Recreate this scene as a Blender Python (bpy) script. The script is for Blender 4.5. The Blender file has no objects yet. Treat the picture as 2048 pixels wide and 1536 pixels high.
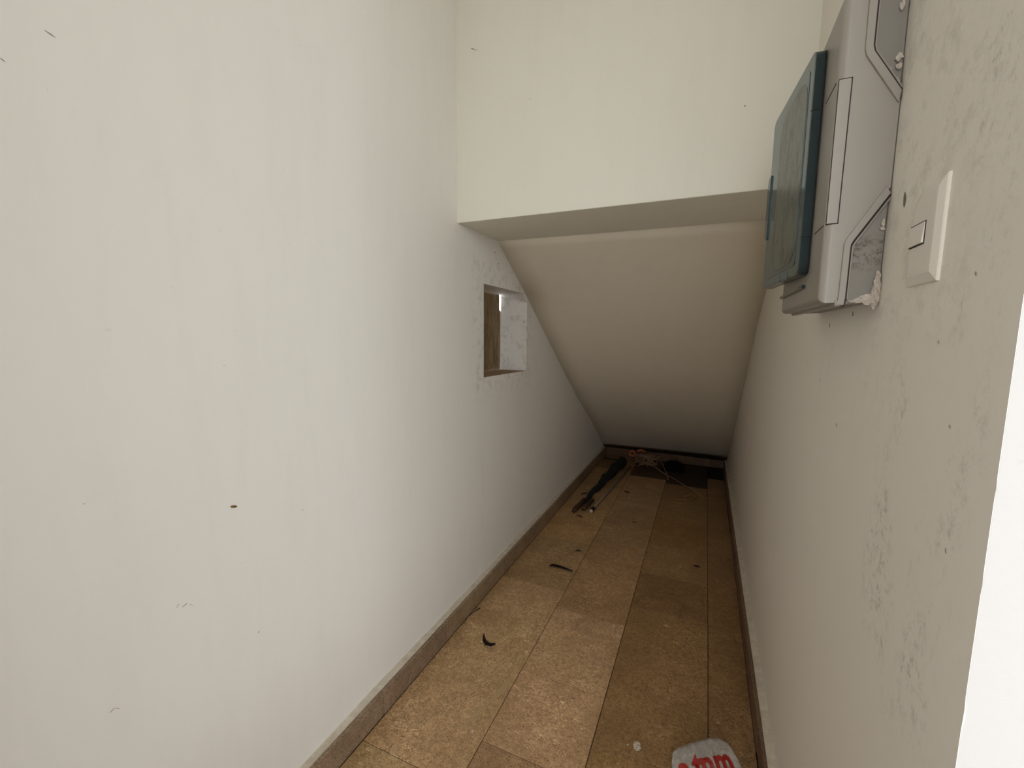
import bpy, bmesh, math, random
from mathutils import Vector, Matrix, noise

random.seed(7)
scn = bpy.context.scene
col = scn.collection

# ------------------------------------------------------------------ camera
CAM = Vector((0.0, 0.0, 1.275))
def cam_basis(yaw, pitch, roll):
    cy, sy, cp, sp = math.cos(yaw), math.sin(yaw), math.cos(pitch), math.sin(pitch)
    f = Vector((sy*cp, cy*cp, sp)); r = Vector((cy, -sy, 0)); u = r.cross(f)
    cr, sr = math.cos(roll), math.sin(roll)
    return (cr*r + sr*u), (-sr*r + cr*u), f
r_, u_, f_ = cam_basis(math.radians(-24.055), math.radians(-6.641), math.radians(0.5747))
cd = bpy.data.cameras.new('camera'); cam = bpy.data.objects.new('camera', cd); col.objects.link(cam)
cd.sensor_width = 36.0; cd.lens = 36.0*865.65/2048; cd.clip_start = 0.02; cd.clip_end = 200
M = Matrix((r_, u_, -f_)).transposed().to_4x4(); M.translation = CAM
cam.matrix_world = M
scn.camera = cam

# ------------------------------------------------------------------ world: bright overcast sky, light ground far away
world = bpy.data.worlds.new('sky'); scn.world = world; world.use_nodes = True
nt = world.node_tree; nt.nodes.clear()
wo = nt.nodes.new('ShaderNodeOutputWorld'); bg = nt.nodes.new('ShaderNodeBackground')
bg.inputs['Color'].default_value = (0.97, 0.98, 1.0, 1); bg.inputs['Strength'].default_value = 1.0
nt.links.new(bg.outputs[0], wo.inputs[0])

scn.view_settings.view_transform = 'Standard'
scn.view_settings.look = 'None'
scn.view_settings.gamma = 1.0
scn.view_settings.use_curve_mapping = False
scn.view_settings.exposure = 2.50
scn.cycles.max_bounces = 10
scn.cycles.diffuse_bounces = 8
scn.cycles.caustics_reflective = False
scn.cycles.caustics_refractive = False

pl = bpy.data.lights.new('opening_portal', 'AREA'); pl.shape = 'RECTANGLE'; pl.cycles.is_portal = True  # sampling portal for the opening in the added rear wall
po = bpy.data.objects.new('opening_portal', pl); col.objects.link(po)

# ------------------------------------------------------------------ helpers
def srgb(r, g, b):
    f = lambda c: (c/255/12.92) if c/255 <= 0.04045 else ((c/255+0.055)/1.055)**2.4
    return (f(r), f(g), f(b), 1)

class NT:
    def __init__(s, name):
        s.m = bpy.data.materials.new(name); s.m.use_nodes = True
        s.t = s.m.node_tree; s.t.nodes.clear()
        s.out = s.n('ShaderNodeOutputMaterial'); s.b = s.n('ShaderNodeBsdfPrincipled')
        s.l(s.b.outputs[0], s.out.inputs[0])
    def n(s, k, **kw):
        x = s.t.nodes.new(k)
        for a, v in kw.items(): setattr(x, a, v)
        return x
    def l(s, a, b): s.t.links.new(a, b)
    def coord(s, scale=(1, 1, 1), loc=(0, 0, 0)):
        tc = s.n('ShaderNodeTexCoord'); mp = s.n('ShaderNodeMapping')
        mp.inputs['Scale'].default_value = scale; mp.inputs['Location'].default_value = loc
        s.l(tc.outputs['Object'], mp.inputs['Vector']); return mp.outputs[0]
    def noise(s, vec, scale, detail=4, rough=0.55, dist=0.0):
        x = s.n('ShaderNodeTexNoise'); x.inputs['Scale'].default_value = scale
        x.inputs['Detail'].default_value = detail; x.inputs['Roughness'].default_value = rough
        x.inputs['Distortion'].default_value = dist
        s.l(vec, x.inputs['Vector']); return x.outputs['Fac']
    def ramp(s, fac, stops, interp='LINEAR'):
        x = s.n('ShaderNodeValToRGB'); e = x.color_ramp.elements; x.color_ramp.interpolation = interp
        while len(e) < len(stops): e.new(0.5)
        for i, (p, c) in enumerate(stops):
            e[i].position = p; e[i].color = c if len(c) == 4 else (*c, 1)
        s.l(fac, x.inputs[0]); return x.outputs[0]
    def mix(s, fac, a, b, mode='MIX'):
        x = s.n('ShaderNodeMix', data_type='RGBA', blend_type=mode)
        if isinstance(fac, (int, float)): x.inputs[0].default_value = fac
        else: s.l(fac, x.inputs[0])
        for v, i in ((a, 6), (b, 7)):
            if isinstance(v, tuple): x.inputs[i].default_value = v
            else: s.l(v, x.inputs[i])
        return x.outputs[2]
    def math(s, op, a, b=None, c=None):
        x = s.n('ShaderNodeMath', operation=op)
        for v, i in ((a, 0), (b, 1), (c, 2)):
            if v is None: continue
            if isinstance(v, (int, float)): x.inputs[i].default_value = v
            else: s.l(v, x.inputs[i])
        return x.outputs[0]
    def bump(s, h, strength=0.3, dist=0.002):
        x = s.n('ShaderNodeBump'); x.inputs['Strength'].default_value = strength
        x.inputs['Distance'].default_value = dist; s.l(h, x.inputs['Height']); s.l(x.outputs[0], s.b.inputs['Normal'])
    def box_mask(s, lo, hi, soft):
        """soft-edged mask (0..1) of a world box, per axis None = unlimited"""
        tc = s.n('ShaderNodeTexCoord'); sp = s.n('ShaderNodeSeparateXYZ'); s.l(tc.outputs['Object'], sp.inputs[0])
        acc = None
        for i in range(3):
            if lo[i] is None: continue
            for edge, sg in ((lo[i], 1), (hi[i], -1)):
                d = s.math('SUBTRACT', sp.outputs[i], edge)
                q = s.n('ShaderNodeMapRange'); q.interpolation_type = 'SMOOTHSTEP'
                s.l(d, q.inputs[0]); q.inputs[1].default_value = -soft; q.inputs[2].default_value = soft
                q.inputs[3].default_value = 0 if sg > 0 else 1; q.inputs[4].default_value = 1 if sg > 0 else 0
                acc = q.outputs[0] if acc is None else s.math('MULTIPLY', acc, q.outputs[0])
        return acc

def simple(name, c, rough=0.6, metal=0.0, **kw):
    m = NT(name); m.b.inputs['Base Color'].default_value = c
    m.b.inputs['Roughness'].default_value = rough; m.b.inputs['Metallic'].default_value = metal
    for k, v in kw.items(): m.b.inputs[k].default_value = v
    return m

# painted plaster --------------------------------------------------
def plaster(name, base, patches=(), smudges=(), dirt=0.06, bump=0.25):
    m = NT(name); v = m.coord()
    big = m.noise(v, 1.6, 3, 0.6)
    c = m.mix(m.math('MULTIPLY', big, 0.35), base, tuple(x*0.93 for x in base[:3]) + (1,))
    vs = m.coord(scale=(3, 3, 0.6))
    streak = m.ramp(m.noise(vs, 3.0, 5, 0.7), [(0.48, (0, 0, 0)), (0.78, (1, 1, 1))])
    c = m.mix(m.math('MULTIPLY', streak, dirt), c, srgb(150, 140, 122))
    speck = m.ramp(m.noise(v, 60, 2, 0.5), [(0.75, (0, 0, 0)), (0.785, (1, 1, 1))])
    c = m.mix(m.math('MULTIPLY', speck, 0.13), c, srgb(130, 120, 105))
    h = m.math('ADD', m.math('MULTIPLY', m.noise(v, 9, 4), 0.6), m.math('MULTIPLY', m.noise(v, 160, 3), 0.12))
    for lo, hi, soft, amt in patches:          # hand-trowelled rough repair plaster
        k = m.box_mask(lo, hi, soft)
        n2 = m.noise(v, 38, 6, 0.7)
        h = m.math('ADD', h, m.math('MULTIPLY', k, m.math('MULTIPLY', n2, 1.6)))
        st = m.ramp(m.noise(v, 26, 5, 0.75), [(0.5, (0, 0, 0)), (0.68, (1, 1, 1))])
        c = m.mix(m.math('MULTIPLY', m.math('MULTIPLY', st, k), amt), c, srgb(118, 108, 92))
    for lo, hi, soft, amt, sc in smudges:      # grey rubbed dirt
        k = m.box_mask(lo, hi, soft)
        vz = m.coord(scale=(1, 1, 0.8))
        st = m.ramp(m.noise(vz, sc*1.6, 9, 0.85), [(0.5, (0, 0, 0)), (0.62, (1, 1, 1))])
        st = m.math('MULTIPLY', st, m.ramp(m.noise(m.coord(scale=(1, 1, 0.5)), 11, 4, 0.6), [(0.44, (0, 0, 0)), (0.62, (1, 1, 1))]))
        c = m.mix(m.math('MULTIPLY', m.math('MULTIPLY', st, k), amt), c, srgb(104, 97, 90))
    m.l(c, m.b.inputs['Base Color']); m.b.inputs['Roughness'].default_value = 0.62
    m.b.inputs['Specular IOR Level'].default_value = 0.25
    m.bump(h, bump, 0.003)
    return m.m

WHITE = (0.81, 0.80, 0.76, 1)
m_wall_l = plaster('plaster_left', WHITE, patches=[((None, 1.70, 0.98), (None, 2.40, 1.62), 0.06, 0.30)])
m_wall_r = plaster('plaster_right', (0.80, 0.765, 0.70, 1),
    patches=[((None, 0.62, 1.28), (None, 0.90, 1.9), 0.05, 0.22)],
    smudges=[((None, 0.56, 0.80), (None, 0.80, 1.24), 0.06, 0.5, 40), ((None, 0.56, 1.2), (None, 0.66, 1.8), 0.03, 0.42, 48),
             ((None, 0.75, 1.1), (None, 1.5, 1.30), 0.08, 0.10, 24)], dirt=0.03, bump=0.3)
m_lintel = plaster('plaster_lintel', (0.80, 0.785, 0.71, 1))
m_slope = plaster('plaster_slope', (0.82, 0.765, 0.645, 1), dirt=0.06)
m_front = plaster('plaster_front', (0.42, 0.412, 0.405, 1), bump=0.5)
m_added_wall = plaster('plaster_added_wall', (0.80, 0.785, 0.74, 1))  # for the unseen walls added to shape the light

# travertine -------------------------------------------------------
def stone(name, light, dark, vein, rough=0.32, wear=1.0):
    m = NT(name)
    oi = m.n('ShaderNodeObjectInfo')
    tc = m.n('ShaderNodeTexCoord'); ad = m.n('ShaderNodeVectorMath', operation='ADD')
    sc = m.n('ShaderNodeVectorMath', operation='SCALE')
    cb = m.n('ShaderNodeCombineXYZ')
    for i in range(3): m.l(oi.outputs['Random'], cb.inputs[i])
    m.l(cb.outputs[0], sc.inputs[0]); sc.inputs['Scale'].default_value = 37.0
    m.l(tc.outputs['Object'], ad.inputs[0]); m.l(sc.outputs[0], ad.inputs[1]); v = ad.outputs[0]
    a = m.noise(v, 11, 8, 0.78, 0.5)
    c = m.mix(m.ramp(a, [(0.36, (0, 0, 0)), (0.66, (1, 1, 1))]), dark, light)
    f = m.noise(v, 64, 6, 0.8, 0.4)
    c = m.mix(m.math('MULTIPLY', m.ramp(f, [(0.42, (1, 1, 1)), (0.54, (0, 0, 0))]), 0.55*wear), c, tuple(x*0.5 for x in dark[:3])+(1,))
    # shell-like pale flecks
    mp = m.n('ShaderNodeMapping'); mp.inputs['Scale'].default_value = (1.0, 1.9, 1.0); m.l(v, mp.inputs[0])
    g = m.noise(mp.outputs[0], 34, 4, 0.65, 1.8)
    fl = m.ramp(g, [(0.585, (0, 0, 0)), (0.66, (1, 1, 1))])
    fl2 = m.math('MULTIPLY', fl, m.ramp(m.noise(v, 5, 2), [(0.42, (0, 0, 0)), (0.62, (1, 1, 1))]))
    c = m.mix(m.math('MULTIPLY', fl2, 0.75), c, vein)
    fine = m.noise(v, 230, 3, 0.7)
    c = m.mix(m.ramp(fine, [(0.40, (0.42, 0.42, 0.42)), (0.56, (0, 0, 0))]), c, tuple(x*0.45 for x in dark[:3])+(1,))
    c = m.mix(m.ramp(fine, [(0.56, (0, 0, 0)), (0.72, (0.4, 0.4, 0.4))]), c, vein)
    # tiny dark pits
    vo = m.n('ShaderNodeTexVoronoi'); vo.inputs['Scale'].default_value = 120; m.l(v, vo.inputs['Vector'])
    sel = m.n('ShaderNodeSeparateColor'); m.l(vo.outputs['Color'], sel.inputs[0])
    pit = m.math('MULTIPLY', m.ramp(vo.outputs['Distance'], [(0.16, (1, 1, 1)), (0.27, (0, 0, 0))]), m.math('GREATER_THAN', sel.outputs[0], 0.45))
    c = m.mix(m.math('MULTIPLY', pit, 0.75), c, srgb(38, 22, 10))
    # white crumbs
    vo2 = m.n('ShaderNodeTexVoronoi'); vo2.inputs['Scale'].default_value = 46; m.l(v, vo2.inputs['Vector'])
    sel2 = m.n('ShaderNodeSeparateColor'); m.l(vo2.outputs['Color'], sel2.inputs[0])
    cr = m.math('MULTIPLY', m.ramp(vo2.outputs['Distance'], [(0.06, (1, 1, 1)), (0.1, (0, 0, 0))]), m.math('GREATER_THAN', sel2.outputs[1], 0.93))
    c = m.mix(m.math('MULTIPLY', cr, 0.8), c, srgb(205, 190, 160))
    wv = m.coord(); big = m.noise(wv, 3.2, 5, 0.65, 0.6)
    c = m.mix(m.math('MULTIPLY', m.ramp(big, [(0.44, (0, 0, 0)), (0.62, (1, 1, 1))]), 0.38*wear), c, tuple(x*0.55 for x in dark[:3])+(1,))
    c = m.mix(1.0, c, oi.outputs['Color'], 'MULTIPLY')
    m.l(c, m.b.inputs['Base Color'])
    rg = m.math('MULTIPLY_ADD', a, 0.3, rough); m.l(rg, m.b.inputs['Roughness'])
    m.b.inputs['Specular IOR Level'].default_value = 0.35
    m.bump(m.math('ADD', f, m.math('MULTIPLY', pit, -1.2)), 0.25, 0.0012)
    return m.m
m_tile = stone('travertine', (0.40, 0.275, 0.155, 1), (0.27, 0.172, 0.088, 1), (0.66, 0.54, 0.36, 1), 0.34)
m_skirt = stone('travertine_skirting', (0.40, 0.30, 0.20, 1), (0.24, 0.165, 0.10, 1), (0.55, 0.45, 0.33, 1), 0.35, 0.7)
g = NT('grout'); v = g.coord(); g.l(g.mix(g.noise(v, 40, 5), srgb(92, 66, 40), srgb(58, 38, 20)), g.b.inputs['Base Color']); g.b.inputs['Roughness'].default_value = 0.9; m_grout = g.m
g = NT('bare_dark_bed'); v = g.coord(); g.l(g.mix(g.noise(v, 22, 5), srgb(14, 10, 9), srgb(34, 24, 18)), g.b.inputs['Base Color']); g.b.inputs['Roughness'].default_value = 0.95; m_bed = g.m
g = NT('mortar_ledge'); v = g.coord(); k = g.noise(v, 30, 6, 0.7)
g.l(g.mix(g.ramp(k, [(0.35, (0, 0, 0)), (0.7, (1, 1, 1))]), srgb(186, 176, 158), srgb(214, 205, 190)), g.b.inputs['Base Color']); g.b.inputs['Roughness'].default_value = 0.8
g.bump(k, 0.6, 0.004); m_ledge = g.m
g = NT('weathered_board'); v = g.coord(scale=(1, 1, 0.25)); k = g.noise(v, 30, 7, 0.75)
c = g.mix(g.ramp(k, [(0.34, (0, 0, 0)), (0.7, (1, 1, 1))]), srgb(98, 78, 50), srgb(150, 128, 94))
st = g.ramp(g.noise(g.coord(scale=(1, 1, 0.6)), 46, 6, 0.8), [(0.58, (0, 0, 0)), (0.68, (1, 1, 1))])
g.l(g.mix(g.math('MULTIPLY', st, 0.7), c, srgb(60, 46, 28)), g.b.inputs['Base Color']); g.b.inputs['Roughness'].default_value = 0.85; g.bump(k, 0.4, 0.003); m_board = g.m
m_smear = simple('mortar_smear', srgb(172, 146, 108), 0.8).m
m_sill = simple('dusty_mortar_sill', srgb(150, 122, 96), 0.9).m
m_pvc = simple('grey_plastic', (0.29, 0.266, 0.232, 1), 0.42); v = m_pvc.coord()
m_pvc.bump(m_pvc.noise(v, 500, 2), 0.12, 0.0005); m_pvc = m_pvc.m
m_pvc2 = NT('grey_plastic_stained'); v = m_pvc2.coord(); k = m_pvc2.box_mask((None, None, 1.385), (None, None, 1.43), 0.012)
st = m_pvc2.ramp(m_pvc2.noise(v, 90, 6, 0.8), [(0.47, (0, 0, 0)), (0.6, (1, 1, 1))])
m_pvc2.l(m_pvc2.mix(m_pvc2.math('MULTIPLY', m_pvc2.math('MULTIPLY', st, k), 0.8), (0.22, 0.205, 0.18, 1), srgb(72, 58, 34)), m_pvc2.b.inputs['Base Color']); m_pvc2.b.inputs['Roughness'].default_value = 0.55; m_pvc2 = m_pvc2.m
m_gap = simple('dark_gap', srgb(38, 30, 28), 0.8).m
m_teal = simple('tinted_clear_plastic', srgb(104, 142, 150), 0.10, **{'Transmission Weight': 0.80, 'IOR': 1.45}).m
m_tealrim = simple('tinted_plastic_rim', srgb(50, 66, 68), 0.14, **{'Transmission Weight': 0.35, 'IOR': 1.45}).m
g = NT('dusty_tinted_pane'); v = g.coord(scale=(1, 1.6, 0.7)); k = g.noise(v, 17, 7, 0.75, 1.2)
c = g.mix(g.ramp(k, [(0.40, (0, 0, 0)), (0.52, (1, 1, 1))]), srgb(58, 64, 58), srgb(104, 112, 102))
sm = g.ramp(g.noise(g.coord(scale=(1, 1.4, 0.8)), 11, 4, 0.6, 2.0), [(0.53, (0, 0, 0)), (0.6, (1, 1, 1))])
g.l(g.mix(g.math('MULTIPLY', sm, 0.45), c, srgb(54, 58, 54)), g.b.inputs['Base Color']); g.b.inputs['Roughness'].default_value = 0.3; g.b.inputs['Transmission Weight'].default_value = 0.2; m_pane = g.m
m_switch = simple('white_switch_plastic', (0.76, 0.715, 0.655, 1), 0.32).m
m_chunk = NT('broken_plaster'); v = m_chunk.coord(); k = m_chunk.noise(v, 120, 4)
m_chunk.l(m_chunk.mix(k, srgb(160, 150, 138), srgb(215, 206, 196)), m_chunk.b.inputs['Base Color']); m_chunk.b.inputs['Roughness'].default_value = 0.95; m_chunk = m_chunk.m
m_mark = simple('wall_mark', srgb(112, 104, 90), 0.9).m
m_faint = simple('faint_wall_mark', srgb(158, 152, 140), 0.9).m
m_leaf = NT('dry_leaf'); v = m_leaf.coord(); m_leaf.l(m_leaf.mix(m_leaf.noise(v, 150), srgb(20, 11, 8), srgb(52, 30, 20)), m_leaf.b.inputs['Base Color']); m_leaf.b.inputs['Roughness'].default_value = 0.6; m_leaf = m_leaf.m
m_cloth = simple('black_cloth', srgb(6, 10, 11), 0.8).m
m_wood = simple('brown_wood', srgb(66, 38, 24), 0.5).m
m_metal = simple('grey_metal_tube', srgb(150, 138, 128), 0.35, 0.6).m
m_capw = simple('white_rubber', srgb(205, 195, 185), 0.5).m
m_blk = simple('black_rubber', srgb(18, 14, 14), 0.6).m
m_string = simple('pale_string', srgb(150, 122, 92), 0.9).m
m_copper = simple('orange_rope', srgb(186, 104, 66), 0.7).m
m_green = simple('green_stick', srgb(58, 66, 22), 0.6).m
m_cocoon = simple('yellow_brown_shell', srgb(112, 84, 30), 0.5).m
m_disc = NT('worn_white_plastic'); v = m_disc.coord(); m_disc.l(m_disc.mix(m_disc.ramp(m_disc.noise(v, 190, 4), [(0.5, (0, 0, 0)), (0.6, (1, 1, 1))]), srgb(205, 192, 175), srgb(140, 122, 98)), m_disc.b.inputs['Base Color']); m_disc.b.inputs['Roughness'].default_value = 0.5; m_disc = m_disc.m
m_red = simple('red_print', srgb(140, 22, 10), 0.4).m
# thin frosted film
g = NT('frosted_film'); g.b.inputs['Base Color'].default_value = (0.56, 0.52, 0.475, 1); g.b.inputs['Roughness'].default_value = 0.2
v = g.coord(); g.bump(g.noise(v, 55, 6, 0.7, 1.2), 0.9, 0.007)
tr = g.n('ShaderNodeBsdfTransparent'); mx = g.n('ShaderNodeMixShader'); g.l(g.b.outputs[0], mx.inputs[2]); g.l(tr.outputs[0], mx.inputs[1])
fac = g.ramp(g.noise(v, 22, 4, 0.6, 0.6), [(0.42, (0.42, 0.42, 0.42)), (0.66, (0.92, 0.92, 0.92))]); g.l(fac, mx.inputs[0]); g.l(mx.outputs[0], g.out.inputs[0]); m_film = g.m
m_ground = simple('outside_paving', (0.42, 0.40, 0.36, 1), 0.9).m

def tag(o, label=None, cat=None, group=None, kind=None):
    for k_, v_ in (('label', label), ('category', cat), ('group', group), ('kind', kind)):
        if v_: o[k_] = v_
    return o
def mk(name, bm, mat, parent=None, smooth=False):
    me = bpy.data.meshes.new(name); bmesh.ops.recalc_face_normals(bm, faces=bm.faces); bm.to_mesh(me); bm.free()
    if smooth:
        for p in me.polygons: p.use_smooth = True
    me.materials.append(mat); o = bpy.data.objects.new(name, me); col.objects.link(o)
    if parent: o.parent = parent; o.matrix_parent_inverse = parent.matrix_world.inverted()
    return o
def empty(name, loc):
    o = bpy.data.objects.new(name, None); col.objects.link(o); o.location = loc; o.empty_display_size = 0.05
    o.matrix_world = Matrix.Translation(loc); return o
def hexa(bm, c):
    """c: 8 corners, bottom loop of four then top loop of four"""
    v = [bm.verts.new(p) for p in c]
    for f in ((3, 2, 1, 0), (4, 5, 6, 7), (0, 1, 5, 4), (1, 2, 6, 5), (2, 3, 7, 6), (3, 0, 4, 7)): bm.faces.new([v[i] for i in f])
def box(bm, x0, x1, y0, y1, z0, z1):
    hexa(bm, [(x0, y0, z0), (x1, y0, z0), (x1, y1, z0), (x0, y1, z0), (x0, y0, z1), (x1, y0, z1), (x1, y1, z1), (x0, y1, z1)])
def bevel(bm, w, seg=2, sel=None):
    es = [e for e in bm.edges if sel is None or sel(e)]
    bmesh.ops.bevel(bm, geom=es, offset=w, segments=seg, affect='EDGES', profile=0.5)
def prism(bm, pts, ax, d0, d1):
    """extrude a 2-D outline along axis ax between d0 and d1"""
    def P(a, b, d): return {0: (d, a, b), 1: (a, d, b), 2: (a, b, d)}[ax]
    n = len(pts); A = [bm.verts.new(P(a, b, d0)) for a, b in pts]; B = [bm.verts.new(P(a, b, d1)) for a, b in pts]
    bm.faces.new(A); bm.faces.new(B[::-1])
    for i in range(n): bm.faces.new((A[i], A[(i+1) % n], B[(i+1) % n], B[i]))
def tube(bm, pts, rad, n=8, caps=True):
    pts = [Vector(p) for p in pts]; R = rad if isinstance(rad, (list, tuple)) else [rad]*len(pts); rings = []
    for i, p in enumerate(pts):
        t = (pts[min(i+1, len(pts)-1)] - pts[max(i-1, 0)]).normalized()
        a = t.orthogonal() if i == 0 else (a0 - t*a0.dot(t))
        a.normalize(); a0 = a; b = t.cross(a)
        rings.append([bm.verts.new(p + R[i]*(math.cos(q)*a + math.sin(q)*b)) for q in (2*math.pi*j/n for j in range(n))])
    for s in range(len(rings)-1):
        for j in range(n): bm.faces.new((rings[s][j], rings[s][(j+1) % n], rings[s+1][(j+1) % n], rings[s+1][j]))
    if caps: bm.faces.new(rings[0][::-1]); bm.faces.new(rings[-1])

XL, XR = -0.952, 0.245
YF = 0.523          # outer face of the front wall (right of the opening)
ZT = 2.75
YR, OX0, OX1, OZ0, OZ1 = -0.15, -0.05, 2.4, 0.4, 2.65    # opening in the added rear wall, sized to shape the light
YB = 4.60
LY, LZ, SY = 1.572, 1.719, 1.945    # lintel face, its underside, back of the underside
# slope line on the left and on the right wall (y, z)
SL = [(1.945, 1.719), (2.301, 1.500), (2.881, 1.125), (3.438, 0.775), (4.09, 0.400), (4.56, 0.096)]
SR = [(1.985, 1.719), (2.43, 1.485), (2.80, 1.262), (3.15, 1.015), (3.82, 0.560), (4.57, 0.094)]

pl.size = OX1-OX0; pl.size_y = OZ1-OZ0; po.location = ((OX0+OX1)/2, YR-0.02, (OZ0+OZ1)/2); po.rotation_euler = (math.radians(90), 0, 0)
# ------------------------------------------------------------------ floor with single tiles
bm = bmesh.new(); box(bm, XL-0.12, XR+0.1, YF-0.02, YB+0.1, -0.16, -0.022)
floor = tag(mk('floor', bm, m_bed), kind='structure')
bm = bmesh.new(); box(bm, -0.917, 0.2095, -1.2, 3.55, -0.0215, -0.0017); box(bm, -0.917, 0.076, 3.55, 4.56, -0.0215, -0.0017); box(bm, 0.076, 0.2095, 3.55, 4.158, -0.0215, -0.0017)
mk('grout_bed', bm, m_grout, floor)
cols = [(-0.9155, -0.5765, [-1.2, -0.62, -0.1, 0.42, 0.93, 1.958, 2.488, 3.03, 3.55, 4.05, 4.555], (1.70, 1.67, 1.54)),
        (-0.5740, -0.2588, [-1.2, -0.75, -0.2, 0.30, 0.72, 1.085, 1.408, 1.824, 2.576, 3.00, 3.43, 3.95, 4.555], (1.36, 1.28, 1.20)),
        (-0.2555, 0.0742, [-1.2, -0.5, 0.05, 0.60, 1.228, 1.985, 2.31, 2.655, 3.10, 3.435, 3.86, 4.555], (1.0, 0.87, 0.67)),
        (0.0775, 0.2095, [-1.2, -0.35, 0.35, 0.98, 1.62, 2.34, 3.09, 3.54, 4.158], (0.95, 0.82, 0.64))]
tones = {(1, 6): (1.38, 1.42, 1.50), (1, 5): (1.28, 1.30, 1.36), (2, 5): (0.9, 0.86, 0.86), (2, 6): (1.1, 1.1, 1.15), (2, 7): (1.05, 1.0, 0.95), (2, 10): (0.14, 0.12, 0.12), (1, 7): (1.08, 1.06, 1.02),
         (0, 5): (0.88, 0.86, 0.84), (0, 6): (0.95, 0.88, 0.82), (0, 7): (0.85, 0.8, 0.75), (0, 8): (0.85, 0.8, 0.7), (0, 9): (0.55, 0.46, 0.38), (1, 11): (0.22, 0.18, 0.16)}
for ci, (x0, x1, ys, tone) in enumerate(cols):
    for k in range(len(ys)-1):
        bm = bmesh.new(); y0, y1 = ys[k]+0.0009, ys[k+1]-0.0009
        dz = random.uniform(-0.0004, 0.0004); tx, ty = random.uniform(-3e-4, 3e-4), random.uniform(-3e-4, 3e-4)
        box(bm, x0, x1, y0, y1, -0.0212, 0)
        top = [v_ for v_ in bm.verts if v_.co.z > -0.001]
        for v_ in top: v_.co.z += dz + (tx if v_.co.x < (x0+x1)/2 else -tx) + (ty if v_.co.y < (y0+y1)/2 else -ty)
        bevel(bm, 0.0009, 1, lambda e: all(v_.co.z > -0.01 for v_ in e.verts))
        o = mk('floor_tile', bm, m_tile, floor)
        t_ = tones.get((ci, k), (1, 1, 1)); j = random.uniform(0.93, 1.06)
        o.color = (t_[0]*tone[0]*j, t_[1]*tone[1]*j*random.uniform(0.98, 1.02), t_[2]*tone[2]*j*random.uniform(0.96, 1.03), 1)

# ------------------------------------------------------------------ walls
# left wall with the square hole (clipped corner), as a face with thickness
bm = bmesh.new(); T = XL-0.167
hole = [(1.804, 1.068), (2.330, 1.061), (2.334, 1.449), (2.272, 1.500), (1.802, 1.502)]
outer = [(-1.2, -0.02), (YB, -0.02), (YB, ZT), (-1.2, ZT)]
hole_in = [(1.804, 1.068), (2.330, 1.061), (2.334, 1.492), (2.322, 1.500), (1.802, 1.502)]
for X in (XL, T):
    H = [bm.verts.new((X, a, b)) for a, b in (hole if X == XL else hole_in)]; O = [bm.verts.new((X, a, b)) for a, b in outer]
    bm.faces.new((O[0], O[1], H[1], H[0])); bm.faces.new((O[1], O[2], H[2], H[1])); bm.faces.new((O[2], O[3], H[4], H[3])); bm.faces.new((O[3], O[0], H[0], H[4])); bm.faces.new((O[2], H[3], H[2]))
    if X == XL: H0, O0 = H, O
for i in range(5):
    if i: bm.faces.new((H0[i], H0[(i+1) % 5], H[(i+1) % 5], H[i]))
for i in range(4): bm.faces.new((O0[i], O0[(i+1) % 4], O[(i+1) % 4], O[i]))
wall_left = tag(mk('wall_left', bm, m_wall_l), kind='structure')
bm = bmesh.new(); prism(bm, [(1.80, 1.050), (2.336, 1.043), (2.330, 1.0612), (2.06, 1.066), (1.806, 1.0682)], 0, T+0.001, XL-0.0008)
tag(mk('sill', bm, m_sill, wall_left), 'dusty brown mortar bottom of the wall opening')
bm = bmesh.new()
pts = [(1.79, 1.055), (2.303, 1.058), (2.306, 1.16), (2.300, 1.25), (2.309, 1.33), (2.313, 1.405), (2.304, 1.44), (2.292, 1.50), (1.79, 1.508)]
pts = [(1.79, 1.055), (2.345, 1.055), (2.345, 1.405), (2.322, 1.412), (2.3235, 1.46), (2.319, 1.508), (1.79, 1.508)]
prism(bm, pts, 0, T-0.004, T-0.022)
board = tag(mk('cover_board', bm, m_board), 'weathered brown board closing the back of the square wall opening', 'board')

bm = bmesh.new(); box(bm, XR, XR+0.15, YF, YB, -0.02, ZT)
# irregular plaster arris towards the opening
bmesh.ops.subdivide_edges(bm, edges=[e for e in bm.edges if abs(e.verts[0].co.x-XR) < 1e-5 and abs(e.verts[1].co.x-XR) < 1e-5 and abs(e.verts[0].co.y-YF) < 1e-5 and abs(e.verts[1].co.y-YF) < 1e-5], cuts=240)
for v_ in bm.verts:
    if abs(v_.co.x-XR) < 1e-4 and abs(v_.co.y-YF) < 1e-4:
        z = v_.co.z; q = noise.noise((z*90, 11, 5)); q2 = noise.noise((z*31, 2, 9))
        v_.co.y = YF-0.0012-max(0, 0.006*(q-0.30))-max(0, 0.003*(q2-0.2))
for v_ in bm.verts:
    if abs(v_.co.x-XR-0.15) < 1e-4 and abs(v_.co.y-YF) < 1e-4: v_.co.y += 0.1
wall_right = tag(mk('wall_right', bm, m_wall_r), kind='structure')
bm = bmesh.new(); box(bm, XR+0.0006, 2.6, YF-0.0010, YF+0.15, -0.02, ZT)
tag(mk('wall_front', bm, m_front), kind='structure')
wf = bpy.data.objects['wall_front']
# the end of the right wall is the front face: give those faces the front plaster
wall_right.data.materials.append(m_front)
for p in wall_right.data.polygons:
    if p.normal.y < -0.9: p.material_index = 1

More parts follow.
